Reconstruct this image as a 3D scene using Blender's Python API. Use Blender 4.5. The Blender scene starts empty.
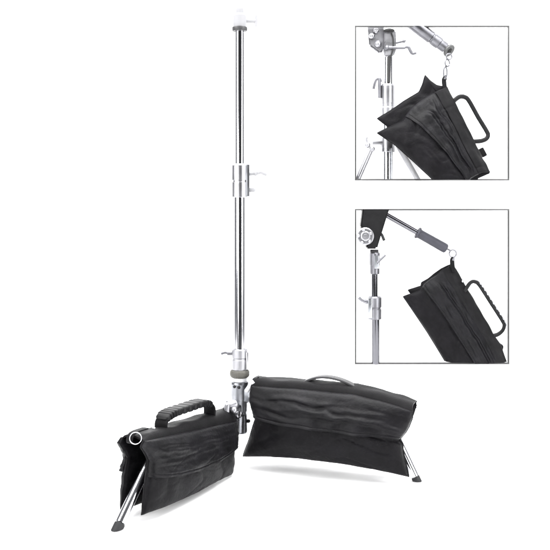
import bpy, bmesh, math, random
from mathutils import Vector, Matrix, noise
random.seed(4)
S = bpy.context.scene
COL = S.collection
V = Vector

# ------------------------------------------------------------------ camera
F = 851.0                 # focal length in photo pixels (photo is 550 wide)
HOR = 200.0               # horizon row
H = 0.62                  # camera height
D = 2.0                   # distance to the stand
CX = 35.3 * D / F
cd = bpy.data.cameras.new('camera'); cam = bpy.data.objects.new('camera', cd); COL.objects.link(cam)
cam.location = (CX, -D, H); cam.rotation_euler = (math.pi/2, 0, 0)
cd.sensor_width = 36; cd.lens = 36 * F / 550; cd.shift_y = -(275 - HOR) / 550
cd.clip_start = .05; cd.clip_end = 100
S.camera = cam

def U(px, py, Z):         # a point of the place seen at a pixel, Z metres from the lens
    return V((CX + (px-275)*Z/F, Z - D, H - (py-HOR)*Z/F))
def onplane(px, py, p0, n):
    d = V(((px-275)/F, 1, -(py-HOR)/F)); c = V((CX, -D, H))
    return c + d * ((p0 - c).dot(n) / d.dot(n))

# ------------------------------------------------------------------ materials
def mat(name, col, rough=.5, metal=0, spec=.5, bump=0, bscale=200, rvar=0, cvar=0, sheen=0, weave=0, stretch=None, ndet=4):
    m = bpy.data.materials.new(name); m.use_nodes = True
    nt = m.node_tree; N = nt.nodes; L = nt.links; b = N['Principled BSDF']
    b.inputs['Base Color'].default_value = (*col, 1); b.inputs['Roughness'].default_value = rough
    b.inputs['Metallic'].default_value = metal; b.inputs['Specular IOR Level'].default_value = spec
    if sheen:
        b.inputs['Sheen Weight'].default_value = sheen; b.inputs['Sheen Roughness'].default_value = .45
        b.inputs['Sheen Tint'].default_value = (.8, .8, .86, 1)
    tc = N.new('ShaderNodeTexCoord')
    def nz(scale, det=4, st=None):
        n = N.new('ShaderNodeTexNoise'); n.inputs['Scale'].default_value = scale; n.inputs['Detail'].default_value = det
        if st:
            mp = N.new('ShaderNodeMapping'); mp.inputs['Scale'].default_value = st
            L.new(tc.outputs['Object'], mp.inputs['Vector']); L.new(mp.outputs[0], n.inputs['Vector'])
        else: L.new(tc.outputs['Object'], n.inputs['Vector'])
        return n
    if rvar:
        n = nz(14, 5, stretch); r = N.new('ShaderNodeMapRange')
        r.inputs['From Min'].default_value = .3; r.inputs['From Max'].default_value = .7
        r.inputs['To Min'].default_value = max(rough-rvar, .02); r.inputs['To Max'].default_value = rough+rvar
        L.new(n.outputs[0], r.inputs[0]); L.new(r.outputs[0], b.inputs['Roughness'])
    if cvar:
        n = nz(22, 6); r = N.new('ShaderNodeMapRange')
        r.inputs['From Min'].default_value = .3; r.inputs['From Max'].default_value = .7
        r.inputs['To Min'].default_value = 1-cvar; r.inputs['To Max'].default_value = 1+cvar
        x = N.new('ShaderNodeVectorMath'); x.operation = 'SCALE'; x.inputs[0].default_value = col
        L.new(n.outputs[0], r.inputs[0]); L.new(r.outputs[0], x.inputs['Scale']); L.new(x.outputs[0], b.inputs['Base Color'])
    last = None
    if bump:
        n = nz(bscale, ndet, stretch); bp = N.new('ShaderNodeBump'); bp.inputs['Strength'].default_value = bump
        bp.inputs['Distance'].default_value = .002
        L.new(n.outputs[0], bp.inputs['Height']); last = bp
    if weave:
        w1 = N.new('ShaderNodeTexWave'); w1.bands_direction = 'Z'; w2 = N.new('ShaderNodeTexWave'); w2.bands_direction = 'X'
        for w in (w1, w2):
            w.inputs['Scale'].default_value = 420; w.inputs['Distortion'].default_value = .6; w.inputs['Detail'].default_value = 2
            L.new(tc.outputs['Object'], w.inputs['Vector'])
        a = N.new('ShaderNodeMath'); a.operation = 'ADD'; L.new(w1.outputs['Fac'], a.inputs[0]); L.new(w2.outputs['Fac'], a.inputs[1])
        bp = N.new('ShaderNodeBump'); bp.inputs['Strength'].default_value = weave; bp.inputs['Distance'].default_value = .0006
        L.new(a.outputs[0], bp.inputs['Height'])
        if last: L.new(last.outputs[0], bp.inputs['Normal'])
        last = bp
    if last: L.new(last.outputs[0], b.inputs['Normal'])
    return m

M = dict(
 chrome = mat('polished_chrome', (.66,.66,.69), .13, 1, rvar=.03, stretch=(1,1,.1), bump=.03, bscale=60),
 satin  = mat('bright_satin_metal', (.44,.44,.46), .32, 1, rvar=.08, bump=.05, bscale=150),
 alu    = mat('dull_aluminium', (.27,.27,.285), .36, 1, rvar=.1, cvar=.1, bump=.08, bscale=120),
 dull   = mat('dark_worn_steel', (.14,.14,.152), .38, 1, rvar=.1, cvar=.2, bump=.1, bscale=120),
 dchrome= mat('smoked_chrome', (.10,.10,.11), .12, 1, rvar=.03, stretch=(1,1,.1), bump=.03, bscale=60),
 rim    = mat('grey_rubber_rim', (.03,.03,.031), .5, 0, cvar=.2, bump=.1, bscale=200),
 pale   = mat('pale_grey_nylon', (.265,.265,.275), .5, 0, spec=.3, cvar=.05, bump=.05, bscale=80),
 hubm   = mat('grey_hub_casting', (.20,.205,.22), .36, 1, rvar=.1, cvar=.3, bump=.1, bscale=120),
 cast   = mat('cast_zinc', (.30,.31,.33), .3, 1, rvar=.12, cvar=.25, bump=.1, bscale=120),
 bright = mat('pale_grey_plastic', (.62,.62,.64), .35, 0, cvar=.05, bump=.05, bscale=80),
 knurl  = mat('worn_rubber_ring', (.038,.036,.03), .55, .0, cvar=.4, bump=.6, bscale=300),
 rubber = mat('dark_grey_rubber', (.016,.016,.017), .55, 0, spec=.15, cvar=.3, bump=.2, bscale=200),
 grip   = mat('violet_grey_foam', (.024,.024,.031), .5, 0, spec=.25, cvar=.15, bump=.25, bscale=500),
 fabric = mat('black_nylon', (.0031,.0029,.0036), .46, 0, spec=.065, cvar=.35, bump=.4, bscale=170, sheen=.0, weave=.15),
 flap   = mat('black_nylon_flap', (.0037,.0035,.0043), .44, 0, spec=.095, cvar=.5, bump=.5, bscale=150, sheen=.004, weave=.15),
 web    = mat('black_webbing', (.0048,.0046,.0052), .55, 0, spec=.08, cvar=.3, bump=.25, bscale=400, sheen=.0, weave=.4),
 webgrey= mat('shiny_grey_webbing', (.028,.028,.03), .42, 0, spec=.3, cvar=.4, bump=.3, bscale=300, weave=.6),
 hgrip  = mat('ribbed_black_rubber', (.0055,.0055,.006), .48, 0, spec=.14, cvar=.3, bump=.15, bscale=250),
 block  = mat('black_cast_block', (.006,.006,.0065), .4, 0, spec=.15, cvar=.3, bump=.25, bscale=200),
 hole   = mat('black_bore', (.004,.004,.004), .8, 0),
 frame  = mat('grey_painted_rail', (.02,.02,.02), .5, 0, cvar=.1, bump=.05, bscale=100),
 paper  = mat('white_board', (.93,.93,.93), .7, 0, spec=.2, cvar=.015, bump=.03, bscale=60),
 floor  = mat('white_seamless_floor', (.93,.93,.93), .7, 0, spec=.15, cvar=.012, bump=.02, bscale=40),
)

# ------------------------------------------------------------------ helpers
def thing(name, label, cat, loc=(0,0,0), group=None):
    o = bpy.data.objects.new(name, None); COL.objects.link(o); o.location = loc; o.empty_display_size = .05
    o['label'] = label; o['category'] = cat
    if group: o['group'] = group
    return o
def root_loc(p):
    v = V((0,0,0))
    while p: v = v + V(p.location); p = p.parent
    return v
CLIP = []                 # planes (point, normal): what lies on the normal's side is cut away
def obj(name, bm, m, parent=None, label=None, sharp=38):
    for p0, n in CLIP:
        r = bmesh.ops.bisect_plane(bm, geom=bm.verts[:]+bm.edges[:]+bm.faces[:], plane_co=p0, plane_no=n, clear_outer=True)
        ed = [e for e in r['geom_cut'] if isinstance(e, bmesh.types.BMEdge) and e.is_valid]
        if ed: bmesh.ops.holes_fill(bm, edges=[e for e in bm.edges if e.is_boundary], sides=0)
    o0 = root_loc(parent)
    for v in bm.verts: v.co -= o0
    bmesh.ops.recalc_face_normals(bm, faces=bm.faces[:])
    me = bpy.data.meshes.new(name); bm.to_mesh(me); bm.free()
    for p in me.polygons: p.use_smooth = True
    me.set_sharp_from_angle(angle=math.radians(sharp))
    o = bpy.data.objects.new(name, me); COL.objects.link(o); me.materials.append(M[m])
    if parent: o.parent = parent
    if label: o['label'] = label
    return o
def frame_of(d):
    d = d.normalized(); a = V((0,0,1)) if abs(d.z) < .9 else V((0,1,0))
    x = d.cross(a).normalized(); return x, d.cross(x).normalized(), d
def lathe(prof, p0, p1, seg=40, bm=None, cap=True):
    """prof: (distance along axis from p0 in metres, radius)"""
    bm = bm or bmesh.new(); x, y, d = frame_of(p1-p0); rings = []
    q = [prof[0]]
    for (h0, r0), (h1, r1) in zip(prof, prof[1:]):      # support rings, so that smooth shading stays inside the bevels
        l = math.hypot(h1-h0, r1-r0)
        if l > .003:
            e = min(.0008, l*.2)/l
            q += [(h0+(h1-h0)*e, r0+(r1-r0)*e), (h1-(h1-h0)*e, r1-(r1-r0)*e)]
        q.append((h1, r1))
    prof = q
    for h, r in prof:
        rings.append([bm.verts.new(p0 + d*h + (x*math.cos(a)+y*math.sin(a))*r) for a in [2*math.pi*i/seg for i in range(seg)]])
    for A, B in zip(rings, rings[1:]):
        for i in range(seg): bm.faces.new((A[i], A[(i+1)%seg], B[(i+1)%seg], B[i]))
    if cap: bm.faces.new(rings[0]); bm.faces.new(rings[-1][::-1])
    return bm
def cyl(p0, p1, r, bev=.0012, seg=40, bm=None, r2=None):
    l = (p1-p0).length; r2 = r if r2 is None else r2; bev = min(bev, l*.3, r*.5)
    return lathe([(0,r-bev),(bev*.3,r-bev*.3),(bev,r),(l-bev,r2),(l-bev*.3,r2-bev*.3),(l,r2-bev)], p0, p1, seg, bm)
def smooth_pts(pts, n=8):
    out = []; P = [pts[0]] + list(pts) + [pts[-1]]
    for i in range(1, len(P)-2):
        a, b, c, d = P[i-1], P[i], P[i+1], P[i+2]
        for k in range(n):
            t = k/n
            out.append(.5*((2*b) + (c-a)*t + (2*a-5*b+4*c-d)*t*t + (3*b-a-3*c+d)*t**3))
    out.append(pts[-1]); return out
def sweep(pts, sec, wdir=None, closed=False, bm=None, scale=None):
    """sec: cross section points (across, out); wdir fixes the 'across' direction"""
    bm = bm or bmesh.new(); n = len(pts); rings = []; px = None
    for i, p in enumerate(pts):
        t = (pts[(i+1)%n]-pts[i-1]) if closed else (pts[min(i+1,n-1)]-pts[max(i-1,0)])
        t.normalize()
        if wdir is not None: x = (wdir - t*wdir.dot(t)).normalized()
        else:
            x = frame_of(t)[0] if px is None else (px - t*px.dot(t)).normalized()
        px = x; y = t.cross(x); s = scale[i] if scale else 1
        rings.append([bm.verts.new(p + x*a*s + y*b*s) for a, b in sec])
    m = len(sec); R = list(zip(rings, rings[1:])) + ([(rings[-1], rings[0])] if closed else [])
    for A, B in R:
        for i in range(m): bm.faces.new((A[i], A[(i+1)%m], B[(i+1)%m], B[i]))
    if not closed: bm.faces.new(rings[0]); bm.faces.new(rings[-1][::-1])
    return bm
def circ(r, n=20): return [(r*math.cos(2*math.pi*i/n), r*math.sin(2*math.pi*i/n)) for i in range(n)]
def rrect(w, t, k=3):
    r = min(w, t)*.35; out = []
    for cx, cy, a0 in ((w/2-r,t/2-r,0),(-w/2+r,t/2-r,90),(-w/2+r,-t/2+r,180),(w/2-r,-t/2+r,270)):
        for i in range(k+1):
            a = math.radians(a0+90*i/k); out.append((cx+r*math.cos(a), cy+r*math.sin(a)))
    return out
def tube(pts, r, seg=24, **k): return sweep(pts, circ(r, seg), **k)
def torus(c, n, R, r, bm=None, squash=1.0, up=None):
    n = n.normalized(); x = (up - n*up.dot(n)).normalized() if up else frame_of(n)[0]; y = n.cross(x)
    return sweep([c + x*R*math.cos(a)*squash + y*R*math.sin(a) for a in [2*math.pi*i/36 for i in range(36)]], circ(r, 12), wdir=None, closed=True, bm=bm)
def box(c, sx, sy, sz, bev=.002, rot=None, bm=None):
    b2 = bmesh.new(); bmesh.ops.create_cube(b2, size=1)
    for v in b2.verts: v.co = V((v.co.x*sx, v.co.y*sy, v.co.z*sz))
    bmesh.ops.bevel(b2, geom=b2.edges[:], offset=bev, segments=2, affect='EDGES', profile=.6)
    for v in b2.verts: v.co = (rot @ v.co if rot else v.co) + c
    if bm is None: return b2
    me = bpy.data.meshes.new('t'); b2.to_mesh(me); b2.free(); bm.from_mesh(me); bpy.data.meshes.remove(me); return bm
def prism(poly, y0, y1, bev=.002, bm=None):
    bm = bm or bmesh.new()
    A = [bm.verts.new(V((p.x, y0, p.z))) for p in poly]; B = [bm.verts.new(V((p.x, y1, p.z))) for p in poly]
    n = len(poly); bm.faces.new(A); bm.faces.new(B[::-1])
    for i in range(n): bm.faces.new((A[i], B[i], B[(i+1)%n], A[(i+1)%n]))
    bmesh.ops.recalc_face_normals(bm, faces=bm.faces[:])
    bmesh.ops.bevel(bm, geom=bm.edges[:], offset=bev, segments=2, affect='EDGES')
    return bm
def blob(c, r, rz=1, bm=None):
    bm = bm or bmesh.new()
    bmesh.ops.create_uvsphere(bm, u_segments=20, v_segments=12, radius=r, matrix=Matrix.Translation(c) @ Matrix.Diagonal((1,1,rz,1)))
    return bm

# ------------------------------------------------------------------ cloth pouches
def poly_at(pl, t):
    L = [0]
    for a, b in zip(pl, pl[1:]): L.append(L[-1] + math.dist(a, b))
    q = t*L[-1]
    for i in range(len(pl)-1):
        if q <= L[i+1] + 1e-9:
            k = (q-L[i])/max(L[i+1]-L[i], 1e-9); k = max(0, min(1, k))
            return (pl[i][0]+(pl[i+1][0]-pl[i][0])*k, pl[i][1]+(pl[i+1][1]-pl[i][1])*k)
    return pl[-1]
def lerp1(t, tab):
    for (a, x), (b, y) in zip(tab, tab[1:]):
        if t <= b: return x + (y-x)*(t-a)/max(b-a, 1e-9)
    return tab[-1][1]
class Pouch:
    """A sewn, sand-filled pouch: outline patch in its own plane, filled out to both sides along the plane's normal."""
    def __init__(s, top, bottom, left, right, p0, n, tf=.05, tb=.03, seed=0, wr=1.0):
        s.e = (top, bottom, left, right); s.p0 = p0; s.n = n.normalized(); s.tf = tf; s.tb = tb; s.seed = seed; s.wr = wr
    def pix(s, u, v):
        T, B, Lf, R = s.e
        t = poly_at(T, u); b = poly_at(B, u); l = poly_at(Lf, v); r = poly_at(R, v)
        c00, c10, c01, c11 = T[0], T[-1], B[0], B[-1]
        return tuple((1-v)*t[i]+v*b[i]+(1-u)*l[i]+u*r[i]-((1-u)*(1-v)*c00[i]+u*(1-v)*c10[i]+(1-u)*v*c01[i]+u*v*c11[i]) for i in (0, 1))
    def base(s, u, v):
        p = onplane(*s.pix(u, v), s.p0, s.n)
        if getattr(s, 'mirror', None):
            q, m = s.mirror; p = p - m*(2*(p-q).dot(m))
        return p
    def puff(s, u, v): return (max(0, 4*u*(1-u))**.38)*(max(0, 4*v*(1-v))**.42)*(.72+.42*v)
    def wrinkle(s, u, v, p):
        q = p*1.0; o = V((s.seed*3.1, s.seed*1.7, s.seed*.9))
        e = min(u, 1-u, .5); ev = min(v, 1-v, .5)
        big = noise.noise(q*14+o)*.0055 + noise.noise(V((q.x*30, q.y*30, q.z*22))+o)*.003
        w = noise.noise(V((u*4, v*3, s.seed)))*.7
        fold = abs(noise.noise(V((u*3.2+v*2.2+w, v*2.2-u*1.6, s.seed+5))))
        f2 = abs(noise.noise(V((u*6-v*3+w*2, v*4+u*2, s.seed+9))))
        crease = -math.exp(-(fold/.10)**2)*.0020 - math.exp(-(f2/.08)**2)*.0006
        puck = noise.noise(V((u*22, s.seed, 0)))*.0016*math.exp(-ev*22) + noise.noise(V((v*10, s.seed, 7)))*.002*math.exp(-e*20)
        k = min(1, e*14)*min(1, ev*14)
        return s.wr*((big+crease)*k + puck)
    def front(s, u, v, wr=1.0):
        p = s.base(u, v); n = s.nf()
        return p + n*(s.tf*s.puff(u, v) + wr*s.wrinkle(u, v, p))
    def binding(s, r=.0016):
        N = 44; ring = [(0,j/N) for j in range(N)]+[(i/N,1) for i in range(N)]+[(1,1-j/N) for j in range(N+1)]
        return tube([s.base(u, v) + s.nf()*s.wrinkle(u, v, s.base(u, v))*.8 for u, v in ring], r, 8)
    def nf(s):
        if getattr(s, 'mirror', None): return s.n - s.mirror[1]*2*s.n.dot(s.mirror[1])
        return s.n
    def mesh(s, nu=110, nv=70):
        bm = bmesh.new(); A = {}; B = {}
        n = s.nf()
        for i in range(nu+1):
            for j in range(nv+1):
                u, v = i/nu, j/nv; edge = i in (0, nu) or j in (0, nv)
                p = s.base(u, v); w = s.wrinkle(u, v, p)
                A[i,j] = bm.verts.new(p + n*(s.tf*s.puff(u,v)+w+ (.0012)))
                B[i,j] = bm.verts.new(p - n*(s.tb*s.puff(u,v)+ (.0012) - w*.5))
        for i in range(nu):
            for j in range(nv):
                bm.faces.new((A[i,j], A[i,j+1], A[i+1,j+1], A[i+1,j]))
                bm.faces.new((B[i,j], B[i+1,j], B[i+1,j+1], B[i,j+1]))
        ring = [(i,0) for i in range(nu)]+[(nu,j) for j in range(nv)]+[(i,nv) for i in range(nu,0,-1)]+[(0,j) for j in range(nv,0,-1)]
        for a, b in zip(ring, ring[1:]+ring[:1]): bm.faces.new((A[a], A[b], B[b], B[a]))
        return bm
    def panel(s, tf, off=.006, v0=0.0, u0=0.0, u1=1.0, th=.003, nu=120, nv=80, seed=3, amp=1.0, ext=0.0, lines=()):
        """a flap lying over the upper part of the pouch, ending at v = tf(u)"""
        bm = bmesh.new(); A = {}; B = {}; n = s.nf()
        for i in range(nu+1):
            for j in range(nv+1):
                a = i/nu; u = u0+(u1-u0)*a; t = j/nv
                vmax = lerp1(u, tf) + noise.noise(V((u*7, seed, 2)))*.012
                v = v0+(vmax-v0)*t
                p = s.front(u, v, .35)
                du = s.base(min(u+.01,1), v)-s.base(max(u-.01,0), v); du.normalize()
                p += du*ext*(2*a-1)**3
                wv = noise.noise(V((u*3, v*3, seed+2)))*.08
                c = noise.noise(V((u*5+seed, v*7, 1)))*.004 + noise.noise(V((u*3.5+seed, (v+wv)*15, 4)))*.0042*math.exp(-((t-.5)/.33)**2) + noise.noise(V((u*14-v*5, v*13+seed, 8)))*.0013
                lip = off*(.35+.65*t)*(1+.5*noise.noise(V((u*9, seed, 6)))) 
                h = lip + amp*c*min(1, 6*t+.2)
                for tv, dep, wid, ua, ub in lines:          # long soft creases and the rolls beside them
                    g = max(0, min(1, (u-ua)/.08, (ub-u)/.08)); q = t - tv - noise.noise(V((u*6+seed, tv*9, 3)))*.10 - noise.noise(V((u*17, tv*5, seed)))*.03
                    h += g*dep*(math.exp(-((q-wid*1.3)/(wid*1.4))**2)*.8 + math.exp(-((q+wid*1.2)/(wid*1.2))**2)*.5 - math.exp(-(q/(wid*.8))**2)*.6)
                h -= .0016*math.exp(-((t-.92)/.016)**2)          # stitched hem
                h = .0018 + max(0, h-.0018) if h > .004 else .0018 + .0022*math.exp((h-.004)/.0022)
                A[i,j] = bm.verts.new(p + n*(h+th)); B[i,j] = bm.verts.new(p + n*h)
        for i in range(nu):
            for j in range(nv):
                bm.faces.new((A[i,j], A[i,j+1], A[i+1,j+1], A[i+1,j])); bm.faces.new((B[i,j], B[i+1,j], B[i+1,j+1], B[i,j+1]))
        ring = [(i,0) for i in range(nu)]+[(nu,j) for j in range(nv)]+[(i,nv) for i in range(nu,0,-1)]+[(0,j) for j in range(nv,0,-1)]
        for a, b in zip(ring, ring[1:]+ring[:1]): bm.faces.new((A[a], A[b], B[b], B[a]))
        return bm
def saddle(fa, fb, up, rise=.008, th=.004, nu=110, nv=16, seed=1, u0=0, u1=1, drop=.012, overlap=.002):
    """the doubled cloth band across the top, from front edge fa(u) to rear edge fb(u)"""
    bm = bmesh.new(); A = {}; B = {}
    for i in range(nu+1):
        u = u0+(u1-u0)*i/nu; a = fa(u); b = fb(u)
        for j in range(nv+1):
            t = j/nv; tt = -overlap + t*(1+2*overlap)
            p = a + (b-a)*tt + up*((rise if not isinstance(rise, tuple) else rise[0]+(rise[1]-rise[0])*u)*(1-(2*t-1)**4) + noise.noise(V((u*9, t*2.5, seed)))*.003 - drop*(abs(2*t-1)**8))
            A[i,j] = bm.verts.new(p+up*th); B[i,j] = bm.verts.new(p)
    for i in range(nu):
        for j in range(nv):
            bm.faces.new((A[i,j], A[i,j+1], A[i+1,j+1], A[i+1,j])); bm.faces.new((B[i,j], B[i+1,j], B[i+1,j+1], B[i,j+1]))
    ring = [(i,0) for i in range(nu)]+[(nu,j) for j in range(nv)]+[(i,nv) for i in range(nu,0,-1)]+[(0,j) for j in range(nv,0,-1)]
    for a, b in zip(ring, ring[1:]+ring[:1]): bm.faces.new((A[a], A[b], B[b], B[a]))
    return bm
def handle_pts(pix, p0, n, k=8): return smooth_pts([onplane(x, y, p0, n) for x, y in pix], k)

# ------------------------------------------------------------------ the setting
def struct(name, bm, m):
    o = obj(name, bm, m); o['kind'] = 'structure'; return o
WALL = 1.04
bm = bmesh.new()          # one seamless white sweep: floor curving up into the back wall
prof = [(-.95,0), (WALL-.06,0)] + [(WALL-.06+.06*math.sin(a), .06-.06*math.cos(a)) for a in [math.pi/2*i/10 for i in range(1,11)]] + [(WALL, 3.2)]
rows = [[bm.verts.new(V((x, y, z))) for x in (-1.55, 0, 1.55)] for y, z in prof]
for A, B in zip(rows, rows[1:]):
    for i in range(2): bm.faces.new((A[i], A[i+1], B[i+1], B[i]))
struct('studio_floor', bm, 'floor')

# ------------------------------------------------------------------ the big stand
c = .00235 * D/2.0
SX = 239.7
def P(px, py): return U(px, py, D)
def zz(py): return H - (py-HOR)*D/F
def ax(py): return V((0, 0, zz(py)))
st = thing('light_stand', 'tall chrome light stand with telescopic pole and bent legs holding two black bags', 'light stand')
obj('pole', cyl(ax(166), ax(26), 4.7*c, .001), 'chrome', st)
obj('pole', cyl(ax(352), ax(194), 5.6*c, .001), 'chrome', st)
# top socket, washed out by the light, with its dark lower rim
o = obj('top_socket', lathe([(0,4.8*c),(0,7.2*c),(1.5*c,7.8*c),(3.5*c,7.8*c),(4.2*c,7.2*c),(4.2*c,4.8*c)], ax(31.2), ax(20)), 'rim', st)
bm = lathe([(0,6.8*c),(3*c,7.2*c),(11*c,7.2*c),(13*c,6.4*c),(13*c,4*c),(18*c,4*c),(18.6*c,3.4*c)], ax(26.9), ax(5), cap=True)
obj('socket_sleeve', bm, 'pale', o)
bm = cyl(P(246,21), P(256,21), 2*c); cyl(P(256,15), P(256,27), 1.6*c, bm=bm)
obj('tee_knob', bm, 'pale', o)
# upper joint
bm = lathe([(0,6.2*c),(.5*c,8.2*c),(15.2*c,8.2*c),(15.8*c,7.6*c),(16.6*c,7.6*c),(17.2*c,8.3*c),(32*c,8.3*c),(33.5*c,6.6*c),(33.5*c,4.8*c)], ax(197.4), ax(160))
j = obj('joint_collar', bm, 'satin', st)
obj('clamp_bar', box(P(248,180.5)+V((0,-.004,0)), 3.2*c, 7*c, 32*c, .0012), 'cast', j)
bm = cyl(P(248,174), P(257,173.5), 1.9*c); cyl(P(254.5,173), P(257,173), 3.0*c, bm=bm)
tube([P(256,173), P(261,172), P(267,174.5)], 2.2*c, bm=bm)
obj('lever', bm, 'pale', j)
bm = cyl(P(248,190), P(253,190), 2.4*c); blob(P(253.5,190), 2.4*c, bm=bm)
obj('screw', bm, 'pale', j)
# lower joint
bm = lathe([(0,7.6*c),(.8*c,7.9*c),(10*c,7.9*c),(10.6*c,7.3*c),(11.6*c,7.3*c),(12.2*c,7.9*c),(20*c,7.9*c),(21*c,7.0*c),(21*c,5.6*c)], ax(369.5), ax(340))
j2 = obj('joint_collar', bm, 'alu', st)
bm = cyl(P(233,353.5), P(227,353.2), 2*c); tube([P(229,353.2), P(225,352.4), P(221,353.6)], 1.5*c, bm=bm)
obj('lever', bm, 'dull', j2)
bm = box(P(247.5,360)+V((0,-.006,0)), 2.4*c, 5*c, 17*c, .001)
obj('clamp_bar', bm, 'satin', j2)
# rubber ring and white gasket
bm = bmesh.new()
prof = [(0,8.4*c),(1.2*c,9.5*c),(2.6*c,9.9*c),(5.2*c,9.9*c),(6.6*c,9.4*c),(7.8*c,8.2*c),(7.8*c,6*c)]
bm = lathe(prof, ax(377.2), ax(360), seg=72)
for i, v in enumerate(bm.verts):
    if (i % 72) % 3 == 0: v.co.x *= .965; v.co.y *= .965
obj('ring_nut', bm, 'knurl', st, sharp=60)
obj('gasket', cyl(ax(381.2), ax(376.6), 7.4*c), 'bright', st)
# hub casting
bm = lathe([(0,6*c),(0,7.2*c),(1.5*c,7.9*c),(18*c,7.9*c),(19*c,7.3*c),(21*c,7.3*c),(22*c,8*c),(33*c,8.1*c),(34*c,8.8*c),(49*c,8.9*c),(51*c,8.4*c),(52*c,7*c)], ax(432.5), ax(370))
hub = obj('hub', bm, 'hubm', st)
bm = blob(P(241,385.5)+V((-.004,-.019,0)), 1.8*c)
obj('bolt', bm, 'rubber', hub)
obj('bolt', blob(P(236,385)+V((-.003,-.0185,0)), 1.5*c), 'rubber', hub)
obj('bolt', blob(P(248.5,421), 2.0*c), 'rubber', hub)

def ground(px, py): return U(px, py, H*F/(py-HOR))
footL = ground(118.3, 529); footR = ground(416.5, 481.3)
dL = V((footL.x, footL.y, 0)); lenL = dL.length; dL.normalize()
dR = V((footR.x, footR.y, 0)); lenR = dR.length; dR.normalize()
az = math.radians(112); d3 = V((math.cos(az), math.sin(az), 0))
def leg(d, length, z, run, r, foot_seg=.018):
    foot = d*length + V((0,0,.004)); bend = d*(length-run) + V((0,0,z))
    pts = [d*.012 + V((0,0,z+.004)), d*.10 + V((0,0,z+.003)), bend - d*.05 + V((0,0,.002)), bend - d*.012, bend + (foot-bend)*.10, bend + (foot-bend)*.5]
    dd = (foot-bend).normalized()
    pts = smooth_pts(pts, 6)[:-1] + [foot - dd*.008]
    o = obj('leg', tube(pts, r, 28), 'chrome', st)
    q = foot - dd*.006
    l = (foot-q).length
    bm = lathe([(0,r*.98),(0,r*1.06),(.002,r*1.08),(l+.03,r*1.10)], q, foot, 28)
    r_ = bmesh.ops.bisect_plane(bm, geom=bm.verts[:]+bm.edges[:]+bm.faces[:], plane_co=(0,0,.0015), plane_no=(0,0,-1), clear_outer=True)
    bmesh.ops.holes_fill(bm, edges=[e for e in bm.edges if e.is_boundary], sides=0)      # cut flat where it meets the floor
    obj('foot_cap', bm, 'rubber', o)
    return o
leg(dL, lenL, .118, .112, .0098)
leg(dR, lenR, .150, .072, .0088)
leg(d3, .40, .128, .100, .0098)
# leg brackets at the hub
def bracket(d, z, r=.017, out=.05):
    p = V((0,0,z)); s = V((-d.y, d.x, 0))
    bm = box(p + d*(out*.55), out*.95, .026, .030, .004, Matrix(((d.x, s.x, 0), (d.y, s.y, 0), (0, 0, 1))))
    b = obj('leg_bracket', bm, 'cast', hub)
    bm = cyl(p + d*out*.75 - s*.019, p + d*out*.75 + s*.019, .0062)
    cyl(p + d*out*.75 - s*.0225, p + d*out*.75 - s*.018, .0082, seg=6, bm=bm)
    cyl(p + d*out*.75 + s*.018, p + d*out*.75 + s*.0225, .0082, seg=6, bm=bm)
    return bm
for d, z in ((dL, .128), (dR, .165), (d3, .135)):
    bm = bracket(d, z); obj('pivot_bolt', bm, 'satin', hub)
# chrome clamp in front of the left leg's bracket, and the white lever on the right
q = U(229, 410, 1.93)
bm = cyl(q+V((-.012,0,.004)), q+V((.016,.012,.012)), .0095); blob(q+V((-.004,-.006,-.014)), .0105, .8, bm=bm)
cyl(q+V((-.005,-.006,-.012)), q+V((-.003,-.004,.014)), .0065, bm=bm); blob(q+V((.012,-.008,.002)), .0075, bm=bm)
obj('leg_clamp', bm, 'alu', hub)
q = U(250, 386, 1.965)
bm = tube([q+V((-.008,0,-.012)), q+V((.0,-.002,.0)), q+V((.007,-.004,.008)), q+V((.010,-.004,.011))], .0055)
obj('leg_lever', bm, 'bright', hub)

# ------------------------------------------------------------------ the two bags on the stand
up = V((0,0,1))
def side_of(d, toward): 
    n = V((-d.y, d.x, 0)); return n if n.dot(toward) > 0 else -n
# left bag
nL = side_of(dL, V((1,-1,0)))
W0 = .030
pl = nL*.025
LB = thing('sandbag', 'smaller looking black saddle sandbag with ribbed handle and ring, over left leg', 'sandbag', tuple(dL*.24), group='black sandbags on the big stand')
top = [(143.5,441),(170,435),(205,427.5),(236,421)]
bot = [(141.5,514.5),(160,507.5),(190,494),(215,481),(231.5,474)]
lef = [(143.5,441),(140.5,447),(146,456),(148,461),(145,481),(143,499),(141.5,514.5)]
rig = [(236,421),(235.5,430),(233.5,444),(232,450),(232.5,462),(231.5,474)]
pf = Pouch(top, bot, lef, rig, pl, nL, .028, .011, seed=1, wr=.8)
pr = Pouch(top, bot, lef, rig, pl, nL, .026, .011, seed=2, wr=.8); pr.mirror = (V((0,0,0)), nL)
obj('binding', pf.binding(), 'web', obj('pouch', pf.mesh(), 'fabric', LB)); obj('binding', pr.binding(), 'web', obj('pouch', pr.mesh(), 'fabric', LB))
TF = [(0,.50),(.25,.56),(.5,.58),(.75,.56),(1,.47)]
obj('flap', pf.panel(TF, .006, u0=.0, u1=1, seed=3, amp=.6, lines=[(.30,.003,.06,.1,.75)]), 'flap', LB)
obj('flap', pr.panel(TF, .006, u0=.0, u1=1, seed=8), 'flap', LB)
sa = saddle(lambda u: pf.base(u,0)+nL*.004, lambda u: pr.base(u,0)-nL*.004, up, rise=(.003,.021), seed=2)
obj('top_band', sa, 'web', LB)
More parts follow.
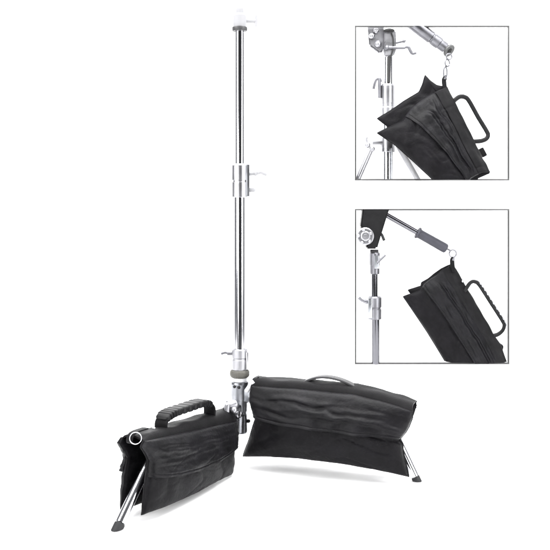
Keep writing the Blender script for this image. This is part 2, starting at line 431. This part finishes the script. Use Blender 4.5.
# ribbed handle: strap loop with a moulded grip
hp = [pf.base(u,0) for u in (0, 1)]
hz = lambda px, py: onplane(px, py, V((0,0,0)), nL)
hpts = smooth_pts([hz(*p) for p in ((161,428),(161.5,422),(165,416),(172,412),(186,407.2),(199,403),(206,403.5),(209.5,407.5),(209.5,416))], 8)
h = obj('carry_handle', sweep(hpts, rrect(.030, .006), wdir=nL), 'web', LB)
n = len(hpts); gp = hpts[int(n*.16):int(n*.80)]
scl = []; out = []
fine = smooth_pts(gp, 3); m = len(fine)
for i in range(m):
    e = min(1, min(i, m-1-i)/8); scl.append(.72+.28*math.sin(e*math.pi/2) + (.10 if (i % 9) < 5 else -.03)*(1 if 14 < i < m-14 else 0))
obj('grip', sweep(fine, rrect(.033, .014, 4), wdir=nL, scale=scl), 'hgrip', h, sharp=50)
# ring with its tab at the near end of the band
rc = (pf.base(0,0)+pr.base(0,0))/2
bm = sweep(smooth_pts([rc - dL*.04 + up*.012, rc - dL*.005+up*.013, rc + dL*.008+up*.008, rc + dL*.010 - up*.004, rc - dL*.004 - up*.006], 5), rrect(.015, .003), wdir=nL)
obj('ring_tab', bm, 'web', LB)
rq = onplane(135.6, 438.3, rc + dL*.013, V((0,-1,0)))
obj('d_ring', torus(rq, V((.25,-1,.55)), .0112, .00095), 'satin', LB)
rv = onplane(153.8, 428, V((0,0,0)) + nL*.016, nL)
obj('rivet', blob(rv, .0035, .6), 'satin', LB)
for u in (.30, .73):
    pass
# right bag
nR = side_of(dR, V((0,-1,0)))
pl = nR*W0
RB = thing('sandbag', 'long black saddle sandbag with thin grey arched strap handle, over right leg', 'sandbag', tuple(dR*.22), group='black sandbags on the big stand')
top = [(251.5,385),(262,386),(275,387),(294,388),(330,391.5),(354,394),(380,400),(400,406),(412.5,411)]
bot = [(243,456),(270,456),(300,457.5),(321,460),(345,463),(375,468.5),(409,476.5)]
lef = [(251.5,385),(250.5,392),(250,399),(253,408),(255.5,418),(252,429),(248.5,441),(246,447),(243,456)]
rig = [(412.5,411),(412.5,418),(409,427),(406,432),(399.5,440),(402.5,443),(404,455),(409,476.5)]
pf = Pouch(top, bot, lef, rig, pl, nR, .047, .016, seed=5, wr=1)
rig2 = [(412.5,411),(409,422),(398,434),(390,446),(383,470)]; bot2 = bot[:-2]+[(360,465.5),(383,470)]
pr = Pouch(top, bot2, lef, rig2, pl, nR, .034, .016, seed=6, wr=1); pr.mirror = (V((0,0,0)), nR)
obj('binding', pf.binding(), 'web', obj('pouch', pf.mesh(), 'fabric', RB)); obj('binding', pr.binding(), 'web', obj('pouch', pr.mesh(), 'fabric', RB))
TF = [(0,.42),(.2,.47),(.45,.50),(.7,.49),(1,.40)]
obj('flap', pf.panel(TF, .007, u0=0, u1=1, seed=5, amp=1.0, lines=[(.34,.006,.07,.10,.55),(.44,.007,.075,.40,.9),(.70,.003,.07,.1,.6)]), 'flap', RB)
obj('flap', pr.panel(TF, .007, u0=0, u1=1, seed=9), 'flap', RB)
sa = saddle(lambda u: pf.base(u,0)+nR*.006, lambda u: pr.base(u,0)-nR*.004, up, rise=.010, seed=4, drop=.010)
obj('top_band', sa, 'web', RB)
bm = tube([pr.base(i/60,0)-nR*.004+up*(.004+.003*noise.noise(V((i*.15,3,1)))) for i in range(61)], .0038, 10)
obj('piping', bm, 'web', RB)
q = U(256, 380, 1.97)
bm = sweep([q+V((.01,.004,-.014)), q+V((.004,0,-.004)), q+V((0,0,.005))], rrect(.014,.004), wdir=V((1,0,.3)))
obj('end_tab', bm, 'web', RB)
hz = lambda px, py: onplane(px, py, V((0,0,0)), nR)
hpts = smooth_pts([hz(*p) for p in ((291,390),(300,384),(311,378.8),(322,376.6),(334,377.8),(346,381.6),(359,388.5),(367,396))], 8)
obj('carry_handle', sweep(hpts, rrect(.024, .005), wdir=nR), 'webgrey', RB)

# ------------------------------------------------------------------ framed views on the back wall
ZF = 2.95                 # frame plane; the wall is 5 cm behind it
k = ZF/F
def Q(px, py, dz=0): return U(px, py, ZF+dz)
def framed(name, label, x0, y0, x1, y1):
    a = Q(x0, y0); b = Q(x1, y1)
    f = thing(name, label, 'frame', ((a.x+b.x)/2, WALL-.0, b.z))
    r = 1.5*k/2; y = a.y
    C = [(V((a.x, y, a.z)), V((b.x, y, a.z))), (V((a.x, y, b.z)), V((b.x, y, b.z)))]
    for p, q in C: obj('frame_rail', box((p+q)/2, (q-p).length+2*r, 2*r+.004, 2*r, .0006), 'frame', f)
    for x in (a.x, b.x): obj('frame_rail', box(V((x, y, (a.z+b.z)/2)), 2*r, 2*r+.004, (a.z-b.z)-2*r-.0004, .0006), 'frame', f)
    obj('backing_board', box(V(((a.x+b.x)/2, WALL-.008, (a.z+b.z)/2)), (b.x-a.x)+2*r, .012, (a.z-b.z)+2*r, .001), 'paper', f)
    for sx in (a.x, b.x):
        for sz in (a.z, b.z): obj('standoff', cyl(V((sx, y+.003, sz)), V((sx, WALL-.013, sz)), r*.6, .0003, 10), 'paper', f)
    e = -r*.9
    return [(V((0,0,a.z-e)), V((0,0,1))), (V((0,0,b.z+e)), V((0,0,-1))), (V((a.x+e,0,0)), V((-1,0,0))), (V((b.x-e,0,0)), V((1,0,0)))]

# --- upper view
cl1 = framed('picture_frame', 'thin grey square frame, upper of two, round a bag hung from metal boom', 355.5, 26.5, 508.5, 179.7)
CLIP = cl1
Q0 = Q
def Q(px, py, dz=0): return Q0(px, py, dz+.022)
s1 = thing('light_stand', 'pale chrome stand with boom and wing levers cropped inside the upper frame', 'light stand', tuple(Q(386,179)), group='cropped stands in the frames')
obj('pole', cyl(Q(387.5,190), Q(387.5,112), 5.2*k), 'chrome', s1)
obj('pole', cyl(Q(388.3,90), Q(388.3,40), 5.0*k), 'chrome', s1)
bm = lathe([(0,5*k),(1*k,7.4*k),(11*k,7.4*k),(12*k,6.9*k),(15*k,6.9*k),(16*k,7.2*k),(33*k,7.2*k),(35*k,6.2*k),(35*k,5*k)], Q(387.5,119), Q(387.5,80))
j = obj('joint_collar', bm, 'alu', s1)
bm = sweep(smooth_pts([Q(381,82,-.01), Q(379.5,79,-.01), Q(376.5,79.5,-.01), Q(374.5,84,-.01), Q(373.5,89,-.01)], 6), rrect(.007,.010), wdir=V((0,1,0)))
cyl(Q(379.5,78,-.01), Q(379.5,98,-.01), 1.6*k, bm=bm)
obj('wing_lever', bm, 'dull', j)
# head: pale clamp block, grey casting behind it, black bore on top, slot
bm = prism([Q(*p) for p in ((383.5,31),(391,29.5),(395,32),(395.5,50),(393,57),(383.5,57.5))], ZF-D+.022-.024, ZF-D+.034, .004)
hd = obj('clamp_head', bm, 'satin', s1)
obj('bore', blob(Q(389,30.6,-.021), 5.6*k, .36), 'hole', hd)
obj('slot_and_reflection', tube(smooth_pts([Q(391.5,33,-.027), Q(393,38,-.0255), Q(393.4,45,-.0255), Q(392.5,51,-.026), Q(390.5,57,-.024)], 6), .75*k, 10), 'hole', hd)
obj('slot_and_reflection', tube([Q(389,57,-.018), Q(388.8,70,-.0175), Q(388.6,82.5,-.0175)], 1.9*k, 14), 'hole', s1)  # black tube drawn for the dark reflection streak on the chrome pole
bm = prism([Q(*p) for p in ((367,20),(384,20),(383.8,50),(380,54),(375,50),(369,46))], ZF-D+.022-.008, ZF-D+.042, .005)
for p in ((372,36,3.2),(378,44,3.6),(376,31,3)): blob(Q(p[0],p[1],-.008), p[2]*k, bm=bm)
obj('side_casting', bm, 'alu', hd)
bm = cyl(Q(387,47.8,-.027), Q(405,47.6,-.018), 1.7*k); blob(Q(387,47.8,-.026), 2.5*k, bm=bm)
tube(smooth_pts([Q(403,47.5,-.018), Q(408,47,-.018), Q(410.5,51,-.018), Q(412.5,53.4,-.018), Q(416,52.6,-.018)], 5), 1.6*k, bm=bm)
blob(Q(404,41,-.015), 1.9*k, bm=bm); cyl(Q(395,43,-.015), Q(404,41,-.015), 1.3*k, bm=bm)
obj('tee_lever', bm, 'dull', hd)
# base joint with legs
bm = box(Q(378,143), 12*k, .03, 3.4*k, .003); blob(Q(367.5,145,-.01), 3.0*k, bm=bm); blob(Q(372,149,-.012), 3*k, bm=bm); blob(Q(366,138,-.01), 1.6*k, bm=bm)
cyl(Q(366,138,-.01), Q(368,147,-.01), 1.0*k, bm=bm); cyl(Q(387.5,152), Q(387.5,138), 7.0*k, bm=bm)
obj('leg_joint', bm, 'alu', s1)
obj('leg', cyl(Q(370.5,150,-.008), Q(352,192,-.008), 2.9*k), 'alu', s1)
obj('leg', cyl(Q(395,140,.02), Q(425,192,.02), 2.6*k), 'pale', s1)
obj('brace_rod', cyl(Q(391.5,148,-.02), Q(391,190,-.02), .8*k), 'cast', s1)
Q = Q0
# boom
a, b = Q(403,15.2), Q(450,50); d = (b-a).normalized(); L = (b-a).length; hh = V((0,.014,0))
bm = lathe([(0,6.3*k),(.62*L,6.3*k),(.63*L,5.5*k),(.65*L,5.5*k),(.66*L,6.1*k),(.79*L,6.1*k),(.80*L,5.3*k),(.92*L,5.3*k),(.93*L,4*k)], a+hh, b+hh)
bo = obj('boom', bm, 'dull', s1)
fd = (d*.75 + V((-.05,-.55,-.15))).normalized(); e = b+hh - d*.006
bm = lathe([(0,4.2*k),(.008,6.4*k),(.012,6.8*k),(.016,6.6*k),(.016,3.0*k),(.010,2.8*k),(.010,0.2*k)], e - fd*.006, e+fd*.05)
obj('boom_flange', bm, 'rim', bo)
obj('bore', blob(e + fd*.0065, 2.7*k, 1), 'hole', bo)
# bag in the upper view
B1 = thing('sandbag', 'matt black sandbag with plain strap handle clipped to the boom end in upper frame', 'sandbag', tuple(Q(440,179)), group='sandbags hanging in the frames')
nf = V((-.12,-1,.10)).normalized(); p0 = Q(425,135,-.048)
top = [(440,90),(448,104),(459,126),(470,150),(482,172)]
bot = [(377,133),(386,139),(395,145),(414,162),(432,179),(450,197),(458,206)]
lef = [(440,90),(430,95),(420,101.5),(410,110),(402,121),(388,127.5),(377,133)]
rig = [(482,172),(471,178.5),(463,188),(458,206)]
p1 = Pouch(top, bot, lef, rig, p0, nf, .034, .012, seed=11, wr=1.1)
obj('binding', p1.binding(), 'web', obj('pouch', p1.mesh(), 'fabric', B1))
top2 = [(446.5,87),(454,102),(465,124),(476,147),(489.5,173)]
bot2 = [(377,118.5),(388,127),(400,137),(420,158),(440,180),(470,206)]
lef2 = [(446.5,87),(437,85.5),(430,80.5),(425,75),(422.5,84),(419,92),(404,101),(390,111),(377,118.5)]
rig2 = [(489.5,173),(478,178),(473,186),(470,206)]
p0b = Q(425,120,-.022)
p2 = Pouch(top2, bot2, lef2, rig2, p0b, nf, .014, .006, seed=12)
obj('binding', p2.binding(), 'web', obj('pouch', p2.mesh(), 'fabric', B1))
obj('flap', p1.panel([(0,.58),(.3,.52),(.6,.46),(1,.42)], .006, v0=.10, seed=12, amp=.8, lines=[(.42,.011,.08,.12,.97),(.15,.005,.06,.0,.5)]), 'flap', B1)
sd = V((.86,-.35,.42)).normalized()
obj('top_band', saddle(lambda u: p1.front(u,.06)+nf*.006, lambda u: p2.base(u,0), sd, rise=.006, seed=13, drop=.004), 'web', B1)
hz = lambda px, py, q=Q(450,110,-.022): onplane(px, py, q, V((0,-1,0)))
hp = smooth_pts([hz(*p) for p in ((451,104.5),(455,100),(460,96.8),(465,97.3),(469,101),(478,117),(486.5,131),(488,135.5),(486,139),(481,141),(473,141.5))], 6)
obj('carry_handle', sweep(hp, rrect(.026, .0145), wdir=V((.25,1,0))), 'hgrip', B1)
tp = [hz(445.5,92), hz(444.5,86), hz(444,80), hz(445.5,77.5)]
obj('ring_tab', sweep(smooth_pts(tp,5), rrect(.016,.007), wdir=V((1,.3,.2))), 'web', B1)
obj('end_tab', box(hz(482.5,152.5), 5*k, .02, 9*k, .003, rot=Matrix.Rotation(math.radians(-28),3,'Y')), 'web', B1)
bm = bmesh.new()
bm = sweep([hz(445.3,72.5)+V((math.cos(t)*1.7*k, 0, math.sin(t)*5.6*k)) for t in [2*math.pi*i/30 for i in range(30)]], circ(.75*k,10), wdir=V((0,1,0)), closed=True)
torus(hz(447.3,63), V((.8,-1,0)), 3.4*k, .7*k, bm=bm, up=V((0,0,1))); torus(hz(449,56.5), V((.2,-1,0)), 2.8*k, .75*k, bm=bm)
cyl(hz(444.6,75), hz(444.6,79.5), 1.6*k, bm=bm)
obj('snap_hook', bm, 'dull', B1)

# --- lower view
CLIP = []
cl2 = framed('picture_frame', 'thin grey square frame, lower of two, round a bag hung from foam grip', 355.5, 209.7, 508.5, 363.3)
CLIP = cl2
s2 = thing('light_stand', 'slim chrome stand with black head block and grey gripped arm in the lower frame', 'light stand', tuple(Q(374,362)), group='cropped stands in the frames')
obj('pole', cyl(Q(374.6,300), Q(374.6,270), 3.1*k), 'dchrome', s2)
obj('pole', cyl(Q(375.6,375), Q(375.6,314), 3.9*k), 'dchrome', s2)
bm = lathe([(0,3.8*k),(.6*k,6.6*k),(10.5*k,6.6*k),(11*k,6*k),(12*k,6*k),(12.5*k,6.8*k),(22*k,6.8*k),(23.3*k,5.6*k),(23.3*k,3*k)], Q(374.8,319.5), Q(374.8,290))
j = obj('joint_collar', bm, 'dull', s2)
bm = box(Q(370,308,-.016), 4*k, .014, 20*k, .002); obj('clamp_bar', bm, 'cast', j)
bm = cyl(Q(368,302.5), Q(364,301), 2*k); tube([Q(366,301.6), Q(362,300.5), Q(358.8,297.5)], 1.6*k, bm=bm)
obj('wing_lever', bm, 'dull', j)
bm = lathe([(0,3.4*k),(.6*k,4.8*k),(9*k,4.9*k),(9.4*k,5.3*k),(21*k,5.3*k),(22*k,4.4*k)], Q(374.8,274.3), Q(374.8,240))
j = obj('socket', bm, 'dull', s2)
obj('neck_ring', cyl(Q(374.3,252.6), Q(374.3,249.6), 4.2*k), 'rubber', j)
bm = box(Q(376.6,262,-.019), 5*k, .012, 13*k, .002); obj('clamp_bar', bm, 'cast', j)
bm = cyl(Q(377,263,-.024), Q(385.5,255,-.02), 1.1*k); obj('lever', bm, 'dull', j)
bm = prism([Q(*p) for p in ((362.5,205),(390,205),(387,213.5),(384,223),(380,236),(376.3,248.4),(365.4,248.4),(366.5,240),(359.8,227))], ZF-D-.026, ZF-D+.022, .005)
hd = obj('head_block', bm, 'block', s2)
kc = Q(364.8,236.5,-.03)
bm = lathe([(0,8.4*k),(.006,8.8*k),(.012,8.6*k),(.014,7.6*k),(.014,5.2*k),(.022,4.8*k),(.024,3.8*k),(.024,2*k),(.026,1.6*k)], kc+V((.002,.012,0)), kc+V((0,-.1,.01)))
for a in range(5):
    t = a*2*math.pi/5+.5; blob(kc+V((math.cos(t)*6.4*k, -.006, math.sin(t)*6.4*k)), 1.9*k, bm=bm)
obj('lock_knob', bm, 'alu', hd)
bm = tube([Q(380,233,-.01), Q(382,235,-.014), Q(384.2,240.5,-.014)], 1.4*k); obj('tee_lever', bm, 'rubber', hd)
a, b = Q(378.5,210.5), Q(418.5,233.2)
ar = obj('arm', cyl(a, b, 2.7*k), 'dchrome', s2)
bm = cyl(Q(383,213.0), Q(386.2,214.9), 4.2*k); obj('arm_bush', bm, 'rubber', ar)
a, b = Q(417,232.4,-.001), Q(446.5,249,-.001); L = (b-a).length
bm = lathe([(0,3*k),(0,5.4*k),(.6*k,5.9*k),(1.8*k,5.9*k),(2.4*k,5*k),(4*k,4.6*k),(L-3*k,4.9*k),(L-1*k,4.7*k),(L,3.8*k),(L,2.2*k),(L-2*k,2*k)], a, b, 44)
obj('foam_grip', bm, 'grip', ar)
# bag in the lower view
CLIP = [(p + (V((0,0,.007)) if n.z < 0 else V((0,0,0))), n) for p, n in cl2]
B2 = thing('sandbag', 'crinkled black sandbag with stitched loop handle hung from the foam grip in lower frame', 'sandbag', tuple(Q(455,362)), group='sandbags hanging in the frames')
nf = V((-.1,-1,.08)).normalized(); p0 = Q(440,310,.030)
top = [(444,268.5),(450,278),(459,292),(472,314),(486,338),(497,358),(508,378)]
bot = [(403,296.5),(413,311),(426.5,331),(437,348),(446,363),(455,378),(462,390)]
lef = [(444,268.5),(437,275),(430,279),(424,284),(420,290.5),(414,292.8),(403,296.5)]
rig = [(508,378),(490,384),(462,390)]
p1 = Pouch(top, bot, lef, rig, p0, nf, .030, .012, seed=21, wr=1.0)
obj('binding', p1.binding(), 'web', obj('pouch', p1.mesh(), 'fabric', B2))
top2 = [(452,264),(458,274),(464,285),(478,308),(493,335),(500,345),(506,362),(514,378)]
bot2 = [(408,290),(430,320),(450,350),(475,385)]
lef2 = [(452,264),(447,266),(441,269),(434,274),(428,279),(421.5,282.5),(421,286),(408,290)]
rig2 = [(514,378),(500,384),(475,385)]
p2 = Pouch(top2, bot2, lef2, rig2, Q(440,300,.050), nf, .014, .006, seed=22)
obj('binding', p2.binding(), 'web', obj('pouch', p2.mesh(), 'fabric', B2))
obj('flap', p1.panel([(0,.56),(.3,.52),(.6,.50),(1,.46)], .007, v0=.02, seed=23, amp=1.0, lines=[(.38,.009,.07,.05,.98),(.70,.003,.06,.2,.8)]), 'flap', B2)
obj('top_band', saddle(lambda u: p1.front(u,.05)+nf*.007, lambda u: p2.base(u,0), sd, rise=.005, seed=24, drop=.003), 'web', B2)
hz = lambda px, py, q=Q(470,300,.034): onplane(px, py, q, V((0,-1,0)))
hp = smooth_pts([hz(*p) for p in ((464.5,292),(467.5,286.5),(471,282.3),(475,281.7),(479.5,285),(490,301),(502.5,320.5),(504.3,325.5),(502.5,330.5),(497.5,334.5),(490,336.5))], 8)
h = obj('carry_handle', sweep(hp, rrect(.024, .0125), wdir=V((.35,1,0))), 'hgrip', B2)
n = len(hp); bm = bmesh.new()
i0, i1 = int(n*.38), int(n*.70)
for i in range(i0, i1, 1):
    t = (hp[i+1]-hp[i-1]).normalized(); out = V((t.z,0,-t.x)); out = out if out.x > 0 else -out
    if i % 2: box(hp[i]+out*.0035-V((0,.004,0)), .004, .022, .0075, .001, rot=Matrix.Rotation(math.atan2(t.x, t.z), 3, 'Y'), bm=bm)
obj('stitching', bm, 'cast', h)
obj('ring_tab', sweep(smooth_pts([hz(453.5,272), hz(452.5,266), hz(452.2,260), hz(453.5,258)],5), rrect(.016,.007), wdir=V((1,.3,.2))), 'web', B2)
obj('end_tab', sweep(smooth_pts([hz(494,338), hz(498,343), hz(502.5,346.5), hz(501,352), hz(499.5,360)],5), rrect(.016,.006), wdir=V((.3,1,0))), 'web', B2)
bm = torus(hz(452.8,253.6), V((.15,-1,0)), 3.7*k, .75*k); cyl(hz(453.5,256.8), hz(453,260.5), 1.5*k, bm=bm)
tube([Q(444.5,248), hz(448,249.3), hz(450.2,250.6)], .9*k, bm=bm)
obj('snap_hook', bm, 'dull', B2)
obj('rivet', blob(hz(462.5,281.5), 1.3*k), 'satin', B2)
CLIP = []

# ------------------------------------------------------------------ lamps: a dim studio with three softboxes, plus added low fills and an added wall wash
w = bpy.data.worlds.new('World'); S.world = w; w.use_nodes = True
nt = w.node_tree; bg = nt.nodes['Background']
tc = nt.nodes.new('ShaderNodeTexCoord'); sp = nt.nodes.new('ShaderNodeSeparateXYZ'); mr = nt.nodes.new('ShaderNodeMapRange')
nt.links.new(tc.outputs['Generated'], sp.inputs[0]); nt.links.new(sp.outputs['Y'], mr.inputs[0])   # the room is darkest behind the photographer
mr.inputs['From Min'].default_value = -.95; mr.inputs['From Max'].default_value = -.1
mr.inputs['To Min'].default_value = .03; mr.inputs['To Max'].default_value = .20
bg.inputs[0].default_value = (.95,.96,1,1); nt.links.new(mr.outputs[0], bg.inputs[1])
def area(name, loc, target, sx, sy, power):
    l = bpy.data.lights.new(name, 'AREA'); l.shape = 'RECTANGLE'; l.size = sx; l.size_y = sy; l.energy = power
    o = bpy.data.objects.new(name, l); COL.objects.link(o); o.location = loc
    o.rotation_euler = (V(target)-V(loc)).to_track_quat('-Z', 'Y').to_euler()
area('softbox_key', (-2.1,-1.5,1.5), (0,0,.55), 1.2, 2.6, 88)
area('softbox_side', (2.3,-1.1,1.3), (0,0,.5), .9, 2.4, 55)
area('added_low_fill', (-1.15,-2.4,.45), (0,0,.1), .5, .9, 22)  # added unseen lamp, lifts the shadows under the bags
area('added_low_fill', (2.5,-1.9,.45), (0,0,.1), .6, .9, 34)  # added right-hand partner, also lifts the shadows under the bags
area('added_wall_wash', (.15,.30,2.3), (.15,1.04,.45), 2.6, .25, 60)  # added unseen strip overhead, brightens the back wall
area('softbox_top', (.1,-.5,2.7), (.1,.1,0), 3.2, 2.2, 150)
S.view_settings.view_transform = 'Standard'; S.view_settings.look = 'None'
S.view_settings.exposure = 0.36; S.view_settings.gamma = 1
S.render.engine = 'CYCLES'
